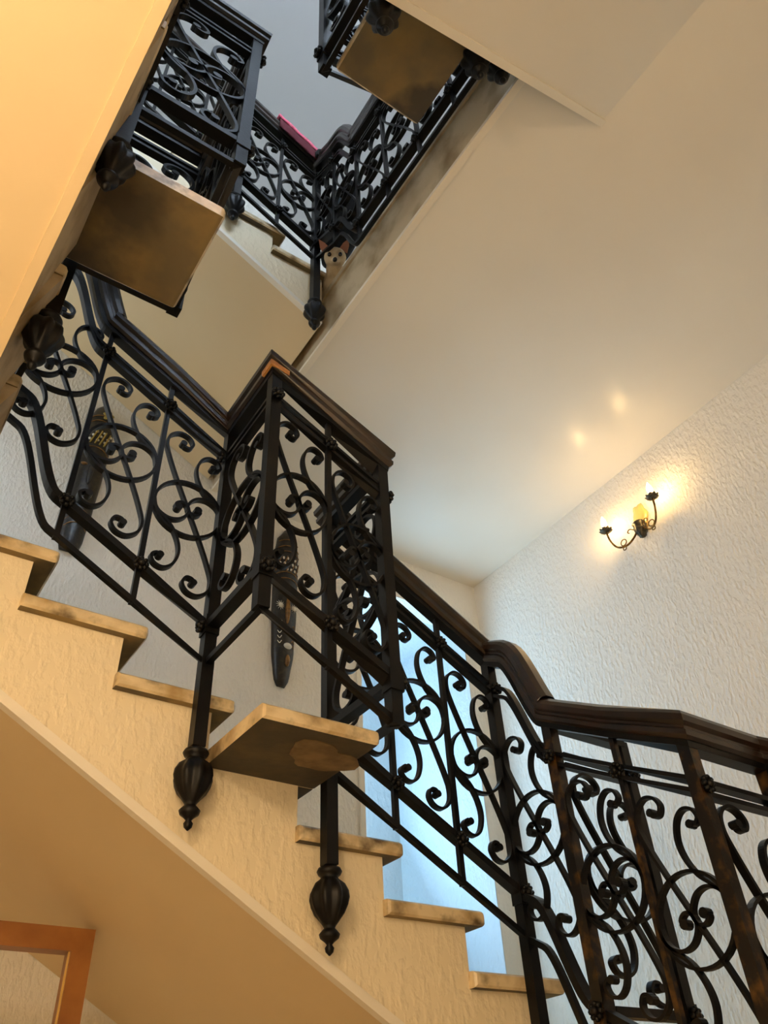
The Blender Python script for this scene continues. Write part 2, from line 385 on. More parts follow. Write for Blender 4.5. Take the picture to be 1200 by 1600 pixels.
def flight(name, label, loc, rz, nos, width, sof, sof_k, slab=None, v0=None, ends=(0.0, 0.0), group=None, fasc='stringer', sofm='soffit', patch=False, v_over=0.03, vtop=None, medge='trim'):
    """nos: list of (u,z) nosings from high to low. local x = descending, local y = towards the wall (well at y<0)."""
    root = empty(name, loc, rz)
    tag(root, label, 'stairs', group)
    tm = slab_mesh('tread', -TL, 0, -v_over, width, -TH, 0)
    for i, (u, z) in enumerate(nos):
        if slab and i == slab[0]:
            so = slab[1]
            me = slab_mesh('tread', -TL, 0, -so, 0.0, -TH, 0)
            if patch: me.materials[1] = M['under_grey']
            t = link('projecting_tread', me, root, (u, 0, z))
            t['label'] = 'broad marble tread jutting out into the stairwell'
            link('tread', slab_mesh('tread', -TL, 0, 0.0, width, -TH, 0), root, (u, 0, z))
        else:
            link('tread', tm, root, (u, 0, z))
    # body: stepped outer wall (stringer)
    top = []
    u0, z0 = nos[0]
    top.append((u0-TL+0.0-ends[0], z0-TH))
    for i, (u, z) in enumerate(nos):
        top.append((u-OV, z-TH))
        nz = nos[i+1][1] if i+1 < len(nos) else z-R
        top.append((u-OV, nz-TH))
    top.append((nos[-1][0]-OV+ends[1], nos[-1][1]-R-TH))
    s = lambda u: sof-sof_k*u
    vf = v0 or (lambda u: 0.0)
    # build quads column by column so the lower edge follows the soffit
    v = []; f = []
    us = sorted(set([round(p[0], 5) for p in top]))
    def topz(ua, ub):
        um = (ua+ub)/2
        for i in range(len(top)-1):
            if top[i][0] <= um <= top[i+1][0] and top[i+1][0] > top[i][0]: return top[i][1]
        return None
    sv = []; sf = []
    TK = 0.1
    for a, c in zip(us[:-1], us[1:]):
        tz = topz(a, c)
        if tz is None: continue
        n = len(v)
        za, zc = min(s(a), tz-0.002), min(s(c), tz-0.002)
        va, vc = (vf(a), vf(c)) if vtop is None else (vtop, vtop)
        v += [(a, vf(a), za), (c, vf(c), zc), (c, vc, tz), (a, va, tz),
              (a, TK, za), (c, TK, zc), (c, TK, tz), (a, TK, tz)]
        f += [(n, n+1, n+2, n+3), (n+4, n+7, n+6, n+5), (n+3, n+2, n+6, n+7), (n, n+4, n+5, n+1), (n+1, n+5, n+6, n+2), (n, n+3, n+7, n+4)]
        n = len(sv)
        sv += [(a, TK, za), (c, TK, zc), (c, TK, tz), (a, TK, tz), (a, width, za), (c, width, zc), (c, width, tz), (a, width, tz)]
        sf += [(n, n+1, n+2, n+3), (n+4, n+7, n+6, n+5), (n+3, n+2, n+6, n+7), (n, n+4, n+5, n+1), (n+1, n+5, n+6, n+2), (n, n+3, n+7, n+4)]
    me = mk('stringer', v, f, None, mats=[M[fasc], M[sofm]], fm=lambda p: 1 if p.normal.z < -0.5 else 0)
    link('stringer', me, root)
    me = mk('soffit', sv, sf, None, mats=[M['stringer'], M[sofm]], fm=lambda p: 1 if p.normal.z < -0.5 else 0)
    link('soffit', me, root)
    # edge moulding along the lower outer edge
    ua, ub = us[0], us[-1]
    pv = []
    for u in (ua, ub):
        zz = s(u); y = vf(u)
        pv += [(u, y-0.005, zz-0.006), (u, y+0.022, zz-0.006), (u, y+0.024, zz+0.004), (u, y+0.004, zz+0.006), (u, y-0.005, zz+0.022)]
    pf = [(k, (k+1) % 5, 5+(k+1) % 5, 5+k) for k in range(5)]+[(0, 1, 2, 3, 4), (5, 6, 7, 8, 9)]
    link('edge_moulding', mk('edge_moulding', pv, pf, M[medge]), root)
    if patch and slab:
        u, z = nos[slab[0]]
        pts = []
        for i in range(26):
            a = 2*PI*i/26; rad = 0.082*(1+0.22*math.sin(2*a+0.6)+0.13*math.sin(3*a+2.0)+0.06*math.sin(7*a))
            pts.append((u-0.10+rad*1.15*math.cos(a), -0.20+rad*1.0*math.sin(a)))
        vv = [(x, y, z-TH+0.001) for x, y in pts]+[(x, y, z-TH-0.003) for x, y in pts]
        ff = [tuple(range(26)), tuple(range(26, 52))]+[(i, (i+1) % 26, 26+(i+1) % 26, 26+i) for i in range(26)]
        link('mortar_patch', mk('mortar_patch', vv, ff, M['under_patch']), root)
    return root

flight('stair_flight', 'cream plastered flight with worn marble treads crossing the lower half of the view',
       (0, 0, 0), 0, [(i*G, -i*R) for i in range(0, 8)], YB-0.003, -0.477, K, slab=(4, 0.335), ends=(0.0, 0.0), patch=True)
flight('stair_flight', 'flight with glowing orange-cream soffit rising overhead at the upper left corner',
       (-0.02, 0, 0), PI/2, [(-1.07, 5*R), (-0.79, 4*R), (-0.51, 3*R), (-0.23, 2*R), (0.05, R)], 1.226, 0.185-0.477, K, slab=(2, 0.35),
       v0=lambda u: 0.024+0.065*(u+0.5), fasc='fascia', vtop=-0.045, v_over=0.05, medge='soffit')
flight('stair_flight', 'flight with pale sloping soffit at the top right meeting the upper landing',
       (0, -1.38, 0), PI, [(-1.13, 11*R), (-0.85, 10*R), (-0.57, 9*R), (-0.29, 8*R), (-0.01, 7*R)], 1.25, 1.463-0.437*1.5, 0.437, slab=(2, 0.35), ends=(0.09, 0), sofm='ceiling')
flight('stair_flight', 'short white plaster flight high up that starts at the upper landing',
       (0, 0, 0), 0, [(1.187-(4-i)*G, 1.93+(4-i)*R) for i in range(0, 5)], YB-0.003, 2.675-0.503, K, ends=(0.0, -0.03), medge='trim')
flight('stair_flight', 'flight at the lower right going down behind the nearest railing',
       (2.17, 0, 0), -PI/2, [(0.386+G*j, -9*R-j*R) for j in range(0, 7)], 0.876, -0.93-0.477-0.0, K, slab=(1, 0.33))

# ------------------------------------------------------------------ railings
TH_S, DP_S = 0.0085, 0.02
diag_h = [(0, 0), (-.030, .066), (-.058, .130), (-.084, .195), (-.098, .243), (-.092, .286), (-.062, .312), (-.030, .306), (-.014, .281), (-.023, .258), (-.041, .258), (-.046, .270)]
diag = [(-a, -c) for a, c in reversed(diag_h[1:])]+diag_h
mb = MB(); pts = [(p.x, p.y) for p in catmull(diag, 5)]; strip2d(mb, pts, TH_S, DP_S)
for q in (diag[0], diag[-1]): knob(mb, q, 0.011, DP_S+0.004)
ME_DIAG = mb.mesh('diagonal_scroll', M['iron'])
mb = MB(); strip2d(mb, [(0.107*math.cos(2*PI*i/40), 0.107*math.sin(2*PI*i/40)) for i in range(40)], TH_S, DP_S, True)
ME_RING = mb.mesh('scroll_ring', M['iron'])
corner = [(.062, .207), (.074, .203), (.087, .217), (.076, .241), (.048, .248), (.022, .226), (.010, .181), (.018, .135), (.042, .090), (.072, .062), (.097, .036), (.107, 0)]
mb = MB(); strip2d(mb, [(p.x, p.y) for p in catmull(corner, 5)], TH_S, DP_S); knob(mb, corner[0], 0.011, DP_S+0.004)
ME_CORN = mb.mesh('corner_scroll', M['iron'])
hook = [(.104, .022), (.088, .046), (.056, .060), (.024, .052), (.003, .028), (-.002, .004), (.008, -.014), (.026, -.017), (.040, -.004), (.034, .010)]
mb = MB(); strip2d(mb, [(p.x, p.y) for p in catmull(hook, 5)], TH_S, DP_S); knob(mb, (.031, .006), 0.0125, DP_S+0.004)
ME_HOOK = mb.mesh('inner_scroll', M['iron'])
mb = MB()
for i in range(8):
    a = 2*PI*i/8; mb.ell((0.017*math.cos(a), 0, 0.017*math.sin(a)), (0.0078, 0.009, 0.0078), 6, 4)
mb.ell((0, -0.003, 0), (0.012, 0.013, 0.012), 8, 5)
ME_ROS = mb.mesh('rosette', M['iron'], True)
fin = [(0.017, 0.0), (0.017, -0.004), (0.030, -0.008), (0.034, -0.016), (0.030, -0.024), (0.022, -0.030), (0.026, -0.036), (0.038, -0.048), (0.047, -0.066), (0.049, -0.082),
       (0.045, -0.100), (0.036, -0.120), (0.025, -0.136), (0.017, -0.146), (0.014, -0.152), (0.020, -0.158), (0.027, -0.166), (0.024, -0.175), (0.012, -0.184), (0.007, -0.190), (0.012, -0.197), (0.010, -0.206), (0.002, -0.214)]
ME_FIN = MB().lathe(fin, 40, 8, 0.11, -0.135, -0.04).mesh('finial', M['iron'], True)

WOODP = [(-.024, .018), (-.033, .026), (-.034, .040), (-.028, .046), (-.029, .054), (-.039, .063), (-.041, .080), (-.034, .094), (-.017, .105),
         (.017, .105), (.034, .094), (.041, .080), (.039, .063), (.029, .054), (.028, .046), (.034, .040), (.033, .026), (.024, .018)]
COREP = [(-.020, .0), (.020, .0), (.022, .0195), (-.022, .0195)]
HR = 0.912      # underside of the handrail above the nosing line
UNIT_W = 0.228

def smooth01(t): t = max(0.0, min(1.0, t)); return t*t*(3-2*t)

def railing(name, label, loc, rz, nodes, group, pm='iron'):
    """nodes: list of dicts x,y,b(base), post: None|'bal'|'post'|'finial', ztip, and to next: goose extra, unit True/False"""
    root = empty(name, loc, rz); tag(root, label, 'railing', group)
    path = []; steep = []
    for i, n in enumerate(nodes):
        path.append((n['x'], n['y'], n['b'])); steep.append(0.0)
        if i < len(nodes)-1 and n.get('goose'):
            m = nodes[i+1]; N = 26
            for k in range(1, N):
                t = k/N; e = n['goose']
                base_lin = (n['b']-e)*(1-t)+m['b']*t
                path.append((n['x']*(1-t)+m['x']*t, n['y']*(1-t)+m['y']*t, base_lin+e*(1-smooth01((t-0.27)/0.62)))); steep.append(min(1.0, smooth01(t/0.25), smooth01((1-t)/0.25)))
    def bar(nm, off, prof, m):
        v, f = sweep([(x, y, z+off) for x, y, z in path], prof, steep)
        link(nm, mk(nm, v, f, m), root)
    bar('lower_rail', 0.01, rect(.018, .018), M['iron'])
    bar('base_rail', 0.13, rect(.036, .024), M['iron'])
    bar('upper_rail', 0.795, rect(.028, .013), M['iron'])
    bar('upper_rail', 0.828, rect(.028, .013), M['iron'])
    bar('handrail_core', HR, COREP, M['iron'])
    bar('handrail', HR, WOODP, M['wood'])
    for i, n in enumerate(nodes):
        p = n.get('post')
        d = Vector((0, 0, 0))
        if i < len(nodes)-1: d = Vector((nodes[i+1]['x']-n['x'], nodes[i+1]['y']-n['y'], 0))
        elif i > 0: d = Vector((n['x']-nodes[i-1]['x'], n['y']-nodes[i-1]['y'], 0))
        ang = math.atan2(d.y, d.x)
        if p:
            wd = {'bal': .016, 'post': .036, 'finial': .036}[p]
            z0 = n['b']+(0.0 if p == 'bal' else 0.004); z1 = n['b']+HR+0.02
            if p == 'finial': z0 = n['ztip']+0.214
            nm = {'bal': 'baluster', 'post': 'post', 'finial': 'post'}[p]
            bm_ = MB().box(-wd/2, wd/2, -wd/2, wd/2, 0, z1-z0)
            if p != 'bal': bm_.box(-wd/2-.004, wd/2+.004, -wd/2-.004, wd/2+.004, n['b']+.10-z0, n['b']+.16-z0)
            po = link(nm, bm_.mesh(nm, M[pm]), root, (n['x'], n['y'], z0))
            if p == 'finial': link('finial', ME_FIN, po, (0, 0, 0))
            for off in (0.13, 0.812):
                link('rosette', ME_ROS, po, (math.sin(ang)*(wd/2+.012), -math.cos(ang)*(wd/2+.012), n['b']+off-z0), (0, 0, ang))
        if i < len(nodes)-1 and n.get('unit', True):
            m = nodes[i+1]
            L = d.length; cx, cy = (n['x']+m['x'])/2, (n['y']+m['y'])/2
            e = n.get('goose', 0)
            cb = ((n['b']-e)+m['b'])/2+e*0.5 if e else (n['b']+m['b'])/2
            sx = min(1.3, L/UNIT_W)
            base = dict(parent=root, loc=(cx, cy, cb+0.465), rot=(0, 0, ang), scale=(sx, 1, 1))
            link('diagonal_scroll', ME_DIAG, **base)
            link('scroll_ring', ME_RING, **base)
            for s in (0, 1):
                bb = dict(base); bb['rot'] = (0, s*PI, ang)
                link('corner_scroll', ME_CORN, **bb); link('inner_scroll', ME_HOOK, **bb)
    return root

def nd(x, y, b_, post='bal', **k): return dict(x=x, y=y, b=b_, post=post, **k)
BO = 0.333
GRP = 'wrought-iron scroll railings around the stairwell'
bA = lambda x: -K*x
sl = -4*R
railing('stair_railing', 'black scroll railing with box-shaped bump-out along the nearest lower flight', (0, 0, 0), 0, [
    nd(0.0, -.05, bA(0)+.24, 'post', goose=.24), nd(.25, -.05, bA(.25)), nd(.49, -.05, bA(.49)),
    nd(.727, -.05, bA(.727), 'finial', ztip=sl-.232), nd(.727, -.05-BO, bA(.727), 'post'), nd(.93, -.05-BO, bA(.93)), nd(1.133, -.05-BO, bA(1.133), 'post'),
    nd(1.133, -.05, bA(1.133), 'finial', ztip=sl-.476), nd(1.36, -.05, bA(1.36)), nd(1.588, -.05, bA(1.588)), nd(1.815, -.05, bA(1.815), 'finial', ztip=-1.62)], GRP)
# left flight (local x = world Y)
bB = lambda u: 0.185-K*u
slB = 3*R
BO = 0.305
railing('stair_railing', 'dark railing hanging with drop finials along the upper left flight', (-.02, 0, 0), PI/2, [
    nd(-1.33, -.05, bB(-1.33)+.2, 'finial', ztip=0.75, goose=.2), nd(-1.09, -.05, bB(-1.09)), nd(-.875, -.05, bB(-.875), 'finial', ztip=slB-.232),
    nd(-.875, -.05-BO, bB(-.875), 'post'), nd(-.68, -.05-BO, bB(-.68)), nd(-.485, -.05-BO, bB(-.485), 'post'), nd(-.485, -.05, bB(-.485), 'finial', ztip=slB-.476),
    nd(-.27, -.05, bB(-.27)), nd(-.05, -.02, bB(-.05), None)], GRP)
BO = 0.333
# front flight (local x = -world X, local y = -(Y+1.38))
bC = lambda u: 9*R-K*(u+.57)
slC = 9*R
railing('stair_railing', 'dark railing at the top edge beside the overhead square tread', (0, -1.38, 0), PI, [
    nd(-1.06, -.05, 1.63, 'finial', ztip=1.31), nd(-.94, -.05, bC(-.94), 'finial', ztip=slC-.232, unit=True),
    nd(-.94, -.05-BO, bC(-.94), 'post'), nd(-.745, -.05-BO, bC(-.745)), nd(-.55, -.05-BO, bC(-.55), 'post'), nd(-.55, -.05, bC(-.55), 'finial', ztip=slC-.476),
    nd(-.32, -.05, bC(-.32)), nd(-.07, -.05, bC(-.07), 'post')], GRP)
# upper continuation of the main flight
bU = lambda x: 2.532-K*x
railing('stair_railing', 'distant dark railing of the short upper flight draped with a pink cloth', (0, 0, 0), 0, [
    nd(-.08, -.05, bU(-.08)+.2, 'post', goose=.2), nd(.15, -.05, bU(.15)), nd(.385, -.05, bU(.385)), nd(.615, -.05, bU(.615), 'finial', ztip=1.90), nd(.838, -.05, bU(.838)), nd(1.06, -.05, bU(1.06), 'finial', ztip=1.385)], GRP)
# upper landing (level), local x = -world Y
railing('landing_railing', 'level dark railing along the upper landing edge above the dog', (1.06, 0, 0), -PI/2, [
    nd(.05, 0, bU(1.06), None), nd(.235, 0, 1.83, 'bal', goose=.22), nd(.44, 0, 1.57)]+[nd(.44+.2225*i, 0, 1.57, 'bal' if i < 4 else None) for i in range(1, 5)], GRP)
# lower right flight (local x = -world Y, local y = X-1.815)
bD = lambda u: -1.36-0.55*(u-.29)
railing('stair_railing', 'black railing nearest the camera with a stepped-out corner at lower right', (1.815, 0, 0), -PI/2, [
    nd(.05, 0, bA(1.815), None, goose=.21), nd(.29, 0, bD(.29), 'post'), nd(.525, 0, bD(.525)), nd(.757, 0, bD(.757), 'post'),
    nd(.757, BO, bD(.757), 'post')]+[nd(.757+.23*i, BO, bD(.757+.23*i), 'bal' if i % 3 else 'post') for i in range(1, 7)], GRP, 'iron_lit')
side = railing('stair_railing', 'short inner railing panel seen edge-on through the nearest lower right railing', (1.815, 0, 0), -PI/2, [
    nd(.29, .03, bD(.29), None), nd(.29, BO, bD(.29), 'post')], GRP)

# ------------------------------------------------------------------ lamps
FLAME = emis('bulb_glow', (1.0, 0.63, 0.25, 1), 112.0)
GLOBE = emis('globe_glow', (1.0, 0.76, 0.49, 1), 122.0)

def sconce():
    t = empty('wall_sconce', (RX, -0.10, 0.985), 0)
    tag(t, 'lit two-armed brass candle sconce with flame bulbs on the right wall', 'wall lamp')
    # amber back plate, leaf shaped
    mb = MB(); n = 24; v = []; f = []
    for s, dx in ((1.0, 0.0), (0.9, -0.012), (0.55, -0.02)):
        for i in range(n):
            a = 2*PI*i/n; rr = 1+0.10*math.cos(6*a)
            v.append((dx, 0.045*s*rr*math.cos(a), 0.13+0.085*s*rr*math.sin(a)))
    for j in range(2):
        for i in range(n): f.append((j*n+i, j*n+(i+1) % n, (j+1)*n+(i+1) % n, (j+1)*n+i))
    f.append(tuple(range(n))); f.append(tuple(range(2*n, 3*n)))
    mb.add(v, f); link('back_plate', mb.mesh('back_plate', M['crystal'], True), t)
    mb = MB().lathe([(0.006, -0.055), (0.018, -0.046), (0.022, -0.03), (0.03, -0.02), (0.034, 0.0), (0.030, 0.02), (0.036, 0.032), (0.03, 0.045), (0.012, 0.05)], 16, 8, 0.10, -0.05, 0.045, c=(-0.04, 0, 0.03))
    link('socket_block', mb.mesh('socket_block', M['darkbrass'], True), t)
    link('wall_stub', MB().tube([(0, 0, 0.03), (-0.04, 0, 0.03)], 0.012).mesh('wall_stub', M['darkbrass']), t)
    for s, nm in ((1, 'arm'), (-1, 'arm')):
        pts = catmull([(-0.045, 0.012*s, 0.045), (-0.055, 0.04*s, 0.0), (-0.075, 0.085*s, -0.035), (-0.095, 0.13*s, -0.025), (-0.105, 0.155*s, 0.03), (-0.108, 0.162*s, 0.095)], 6)
        a = link('arm', MB().tube(pts, 0.0055, 8).mesh('arm', M['brass'], True), t)
        ring = [(-0.082+0.0*i, 0.095*s+0.018*math.cos(2*PI*i/20), -0.012+0.018*math.sin(2*PI*i/20)) for i in range(21)]
        link('arm_ring', MB().tube(ring, 0.003, 6).mesh('arm_ring', M['brass'], True), a)
        ring = [(-0.082, 0.098*s+0.010*math.cos(2*PI*i/20), -0.048+0.010*math.sin(2*PI*i/20)) for i in range(21)]
        link('arm_ring', MB().tube(ring, 0.003, 6).mesh('arm_ring', M['brass'], True), a)
        hook_ = catmull([(-0.05, 0.02*s, 0.03), (-0.06, 0.05*s, 0.055), (-0.062, 0.068*s, 0.045), (-0.06, 0.06*s, 0.035)], 5)
        link('arm_curl', MB().tube(hook_, 0.003, 6).mesh('arm_curl', M['brass'], True), a)
        # flower drip tray
        mb = MB(); n = 48; v = []; f = []
        for (r0, z0) in ((0.006, 0.0), (0.018, 0.002), (0.034, 0.012), (0.033, 0.015), (0.017, 0.006), (0.006, 0.006)):
            for i in range(n):
                an = 2*PI*i/n; k = (r0/0.034)**2
                v.append((r0*(1+0.10*k*math.cos(9*an))*math.cos(an), r0*(1+0.10*k*math.cos(9*an))*math.sin(an), z0+0.004*k*math.cos(9*an)))
        for j in range(5):
            for i in range(n): f.append((j*n+i, j*n+(i+1) % n, (j+1)*n+(i+1) % n, (j+1)*n+i))
        mb.add(v, f)
        px, py, pz = -0.108, 0.162*s, 0.092
        d = link('drip_tray', mb.mesh('drip_tray', M['darkbrass'], True), t, (px, py, pz))
        link('candle_sleeve', MB().lathe([(0.011, 0), (0.011, 0.03), (0.009, 0.034)], 14).mesh('candle_sleeve', M['candle'], True), t, (px, py, pz+0.006))
        link('flame_bulb', MB().lathe([(0.006, 0.0), (0.012, 0.008), (0.0155, 0.02), (0.0145, 0.034), (0.009, 0.05), (0.004, 0.062), (0.0015, 0.07)], 16).mesh('flame_bulb', FLAME, True), t, (px, py, pz+0.038))
    return t
sconce()

def globe_lamp():
    zc = 6*R-0.42
    t = empty('globe_ceiling_lamp', (-0.80, -2.25, zc), 0)
    tag(t, 'glowing warm globe lamp under the turn of the stairs beside the camera', 'ceiling lamp')
    link('ceiling_rose', MB().lathe([(0.06, 0), (0.06, -0.012), (0.03, -0.03), (0.012, -0.035)], 24).mesh('ceiling_rose', M['brass'], True), t)
    link('stem', MB().tube([(0, 0, -0.03), (0, 0, -0.57)], 0.008).mesh('stem', M['brass'], True), t)
    link('holder', MB().lathe([(0.012, -0.55), (0.04, -0.565), (0.045, -0.59)], 20).mesh('holder', M['brass'], True), t)
    link('globe', MB().ell((0, 0, -0.67), (0.095, 0.095, 0.095), 24, 16).mesh('globe', GLOBE, True), t)
    return t
globe_lamp()

SHADE = emis('shade_glow', (1.0, 0.74, 0.46, 1), 18.0)
def floor_lamp():
    t = empty('floor_lamp', (-0.75, -2.33, ZF)); tag(t, 'lit standing lamp with a drum shade on the lower floor beside the camera', 'floor lamp')
    link('lamp_base', MB().lathe([(0.15, 0), (0.15, 0.02), (0.04, 0.035), (0.015, 0.05)], 28).mesh('lamp_base', M['darkbrass'], True), t)
    link('pole', MB().tube([(0, 0, 0.04), (0, 0, 1.32)], 0.012).mesh('pole', M['darkbrass'], True), t)
    v = []; n = 28
    for (r_, z_) in ((0.19, 1.30), (0.15, 1.58), (0.147, 1.58), (0.187, 1.30)):
        for i in range(n): v.append((r_*math.cos(2*PI*i/n), r_*math.sin(2*PI*i/n), z_))
    f = [(j*n+i, j*n+(i+1) % n, ((j+1) % 4)*n+(i+1) % n, ((j+1) % 4)*n+i) for j in range(4) for i in range(n)]
    link('lamp_shade', mk('lamp_shade', v, f, SHADE, True), t)
floor_lamp()

# ------------------------------------------------------------------ wooden frame under the stairs
t = empty('wooden_frame', (0.30, 0.73, ZF)); tag(t, 'plain orange wooden frame standing under the sloping soffit', 'frame')
fx0, fx1, fz = -0.46, 0.468, -0.918-ZF
link('frame_side', MB().box(fx0, fx0+.062, -.03, .03, 0, fz-.062).mesh('frame_side', M['frame']), t)
link('frame_side', MB().box(fx1-.062, fx1, -.03, .03, 0, fz-.062).mesh('frame_side', M['frame']), t)
link('frame_head', MB().box(fx0, fx1, -.03, .03, fz-.062, fz).mesh('frame_head', M['frame']), t)
g_ = link('lit_jamb_edge', MB().box(fx1-.0665, fx1-.062, -.022, -.016, 0, fz-.062).box(fx0+.062, fx0+.0665, -.022, -.016, 0, fz-.062).mesh('lit_jamb_edge', M['gold']), t)  # strips paint the light catching the inner jamb faces
g_['label'] = 'thin gold strip painting the lit inner jamb edge'

# ------------------------------------------------------------------ carved masks on the back wall
def carved(name, label, x, z0, z1, tilt, prof, group):
    t = empty(name, (x, YB, z0)); t.rotation_euler = (0, tilt, 0); tag(t, label, 'mask', group)
    Hh = z1-z0; n = 12; v = []; f = []
    rows = []
    N = 30
    for j in range(N+1):
        q = j/N
        # interpolate profile (q, halfwidth, depth)
        for a, c in zip(prof[:-1], prof[1:]):
            if a[0] <= q <= c[0]:
                s = (q-a[0])/(c[0]-a[0]); s = s*s*(3-2*s); hw = a[1]+(c[1]-a[1])*s; dp = a[2]+(c[2]-a[2])*s; break
        rows.append((q*Hh, hw, dp))
        for i in range(n+1):
            an = PI*i/n; v.append((-hw*math.cos(an), -dp*math.sin(an)**0.8-0.002, q*Hh))
    for j in range(N):
        for i in range(n): f.append((j*(n+1)+i, j*(n+1)+i+1, (j+1)*(n+1)+i+1, (j+1)*(n+1)+i))
        f.append((j*(n+1), (j+1)*(n+1), (j+1)*(n+1)+n, j*(n+1)+n))
    f.append(tuple(range(n+1))); f.append(tuple(range(N*(n+1), (N+1)*(n+1))))
    link('mask_body', mk('mask_body', v, f, M['maskdark'], True), t)
    def surf(xr, q):
        j = min(N, max(0, int(q*N))); z, hw, dp = rows[j]
        s = max(0.0, 1-xr*xr)**0.5
        return Vector((xr*hw, -dp*s**0.8-0.002, q*Hh))
    return t, surf, Hh

def sunburst(parent, p, r, m, rays=12):
    mb = MB(); mb.ell((0, 0, 0), (r*0.45, r*0.28, r*0.45), 10, 6)
    for i in range(rays):
        a = 2*PI*i/rays
        mb.tube([(r*0.4*math.cos(a), 0, r*0.4*math.sin(a)), (r*math.cos(a), r*0.05, r*math.sin(a))], [r*0.07, r*0.02], 5)
    o = link('eye', mb.mesh('eye', m, True), parent, p); o['label'] = 'white sunburst eye'
def curve(parent, pts, rad, m, name='carved_line'):
    link(name, MB().tube(catmull(pts, 5), rad, 6).mesh(name, m, True), parent)

prof2 = [(0, .022, .022), (.05, .045, .035), (.2, .062, .05), (.45, .072, .05), (.6, .074, .045), (.66, .074, .05), (.8, .074, .055), (.92, .062, .045), (1, .018, .02)]
t, S, Hh = carved('carved_mask', 'long black carved mask with white sunburst eyes and gold nose behind the box railing', 1.638, 0.372, 1.365, 0.0, prof2, 'carved masks on the back wall')
for s in (-.55, .55): sunburst(t, S(s, .455)+Vector((0, -.004, 0)), 0.03, M['shell'])
mb = MB(); mb.ell((0, -.052, .43*Hh), (.013, .022, .085), 10, 8); o = link('nose', mb.mesh('nose', M['maskgold'], True), t); o['label'] = 'gold painted nose ridge'
mb = MB(); mb.ell((0.008, -.05, .215*Hh), (.024, .014, .018), 10, 6); link('mouth', mb.mesh('mouth', M['shell'], True), t)
mb = MB(); mb.ell((0.012, -.045, .135*Hh), (.014, .014, .035), 10, 6); o = link('chin', mb.mesh('chin', M['maskgold'], True), t); o['label'] = 'gold painted chin'
# lattice band with shells
for j, q in enumerate((.70, .735, .77)):
    mb = MB()
    for i in range(6):
        xr = -0.8+1.6*i/5+(0.1 if j % 2 else 0); p = S(max(-.95, min(.95, xr)), q); mb.ell(p, (.007, .006, .010), 6, 4)
    link('shell_row', mb.mesh('shell_row', M['shell'], True), t)
for i in range(5):
    a = -0.9+0.4*i
    curve(t, [S(max(-.95, a-.15), .685)+Vector((0, -.003, 0)), S(max(-.95, min(.95, a+.1)), .735)+Vector((0, -.004, 0)), S(max(-.95, min(.95, a+.3)), .785)+Vector((0, -.003, 0))], .003, M['maskgold'])
for q in (.62, .66, .80, .84, .89):
    curve(t, [S(x_, q+.02*(1-x_*x_))+Vector((0, -.002, 0)) for x_ in (-.9, -.5, 0, .5, .9)], .0025, M['maskgold'])
for i in range(5):
    curve(t, [S(-.75, .36-.03*i)+Vector((0, -.002, 0)), S(-.6, .345-.03*i)+Vector((0, -.002, 0)), S(-.45, .36-.03*i)+Vector((0, -.002, 0))], .002, M['shell'])
    curve(t, [S(.45, .33-.03*i)+Vector((0, -.002, 0)), S(.6, .345-.03*i)+Vector((0, -.002, 0)), S(.78, .33-.03*i)+Vector((0, -.002, 0))], .002, M['maskgold'])

prof1 = [(0, .040, .03), (.06, .056, .04), (.25, .066, .05), (.5, .074, .055), (.7, .078, .055), (.85, .072, .05), (.95, .05, .035), (1, .018, .015)]
t, S, Hh = carved('carved_mask', 'long black carved mask with a yellow flower at its top behind the left railing', 0.50, 0.775, 1.765, 0.0, prof1, 'carved masks on the back wall')
for i in range(5):
    a = 2*PI*i/5+0.3; c = S(.25, .895)+Vector((.016*math.cos(a), -.006, .020*math.sin(a)))
    o = link('petal', MB().ell((0, 0, 0), (.012, .006, .016), 8, 6, Matrix.Rotation(-a+PI/2, 3, 'Y')).mesh('petal', M['maskyellow'], True), t, c)
link('flower_heart', MB().ell((0, 0, 0), (.007, .007, .007), 8, 6).mesh('flower_heart', M['maskgold'], True), t, S(.25, .895)+Vector((0, -.010, 0)))
mb = MB()
for i in range(9):
    p = S(-.55+.16*i, .73+.03*((i % 3)-1)); mb.ell(p, (.010, .006, .009), 6, 4)
link('shell_row', mb.mesh('shell_row', M['shell'], True), t)
for i in range(4):
    curve(t, [S(-.5+.3*i, .67)+Vector((0, -.004, 0)), S(-.35+.3*i, .72)+Vector((0, -.006, 0)), S(-.2+.3*i, .77)+Vector((0, -.004, 0))], .0045, M['maskyellow'])
mb = MB().ell((0, -.058, .48*Hh), (.014, .022, .09), 10, 8); link('nose', mb.mesh('nose', M['maskdark'], True), t)
for s in (-.5, .5): link('eye', MB().ell(S(s, .52), (.018, .008, .010), 10, 6).mesh('eye', M['maskgold'], True), t)
mb = MB().ell(S(.35, .33), (.013, .008, .018), 8, 6); o = link('cheek_spot', mb.mesh('cheek_spot', M['maskyellow'], True), t)
link('mouth', MB().ell(S(0, .27), (.03, .012, .014), 10, 6).mesh('mouth', M['maskdark'], True), t)
for q in (.12, .16, .20, .62, .82, .86):
    curve(t, [S(x_, q+.03*(1-x_*x_))+Vector((0, -.002, 0)) for x_ in (-.9, -.5, 0, .5, .9)], .0025, M['maskgold'])

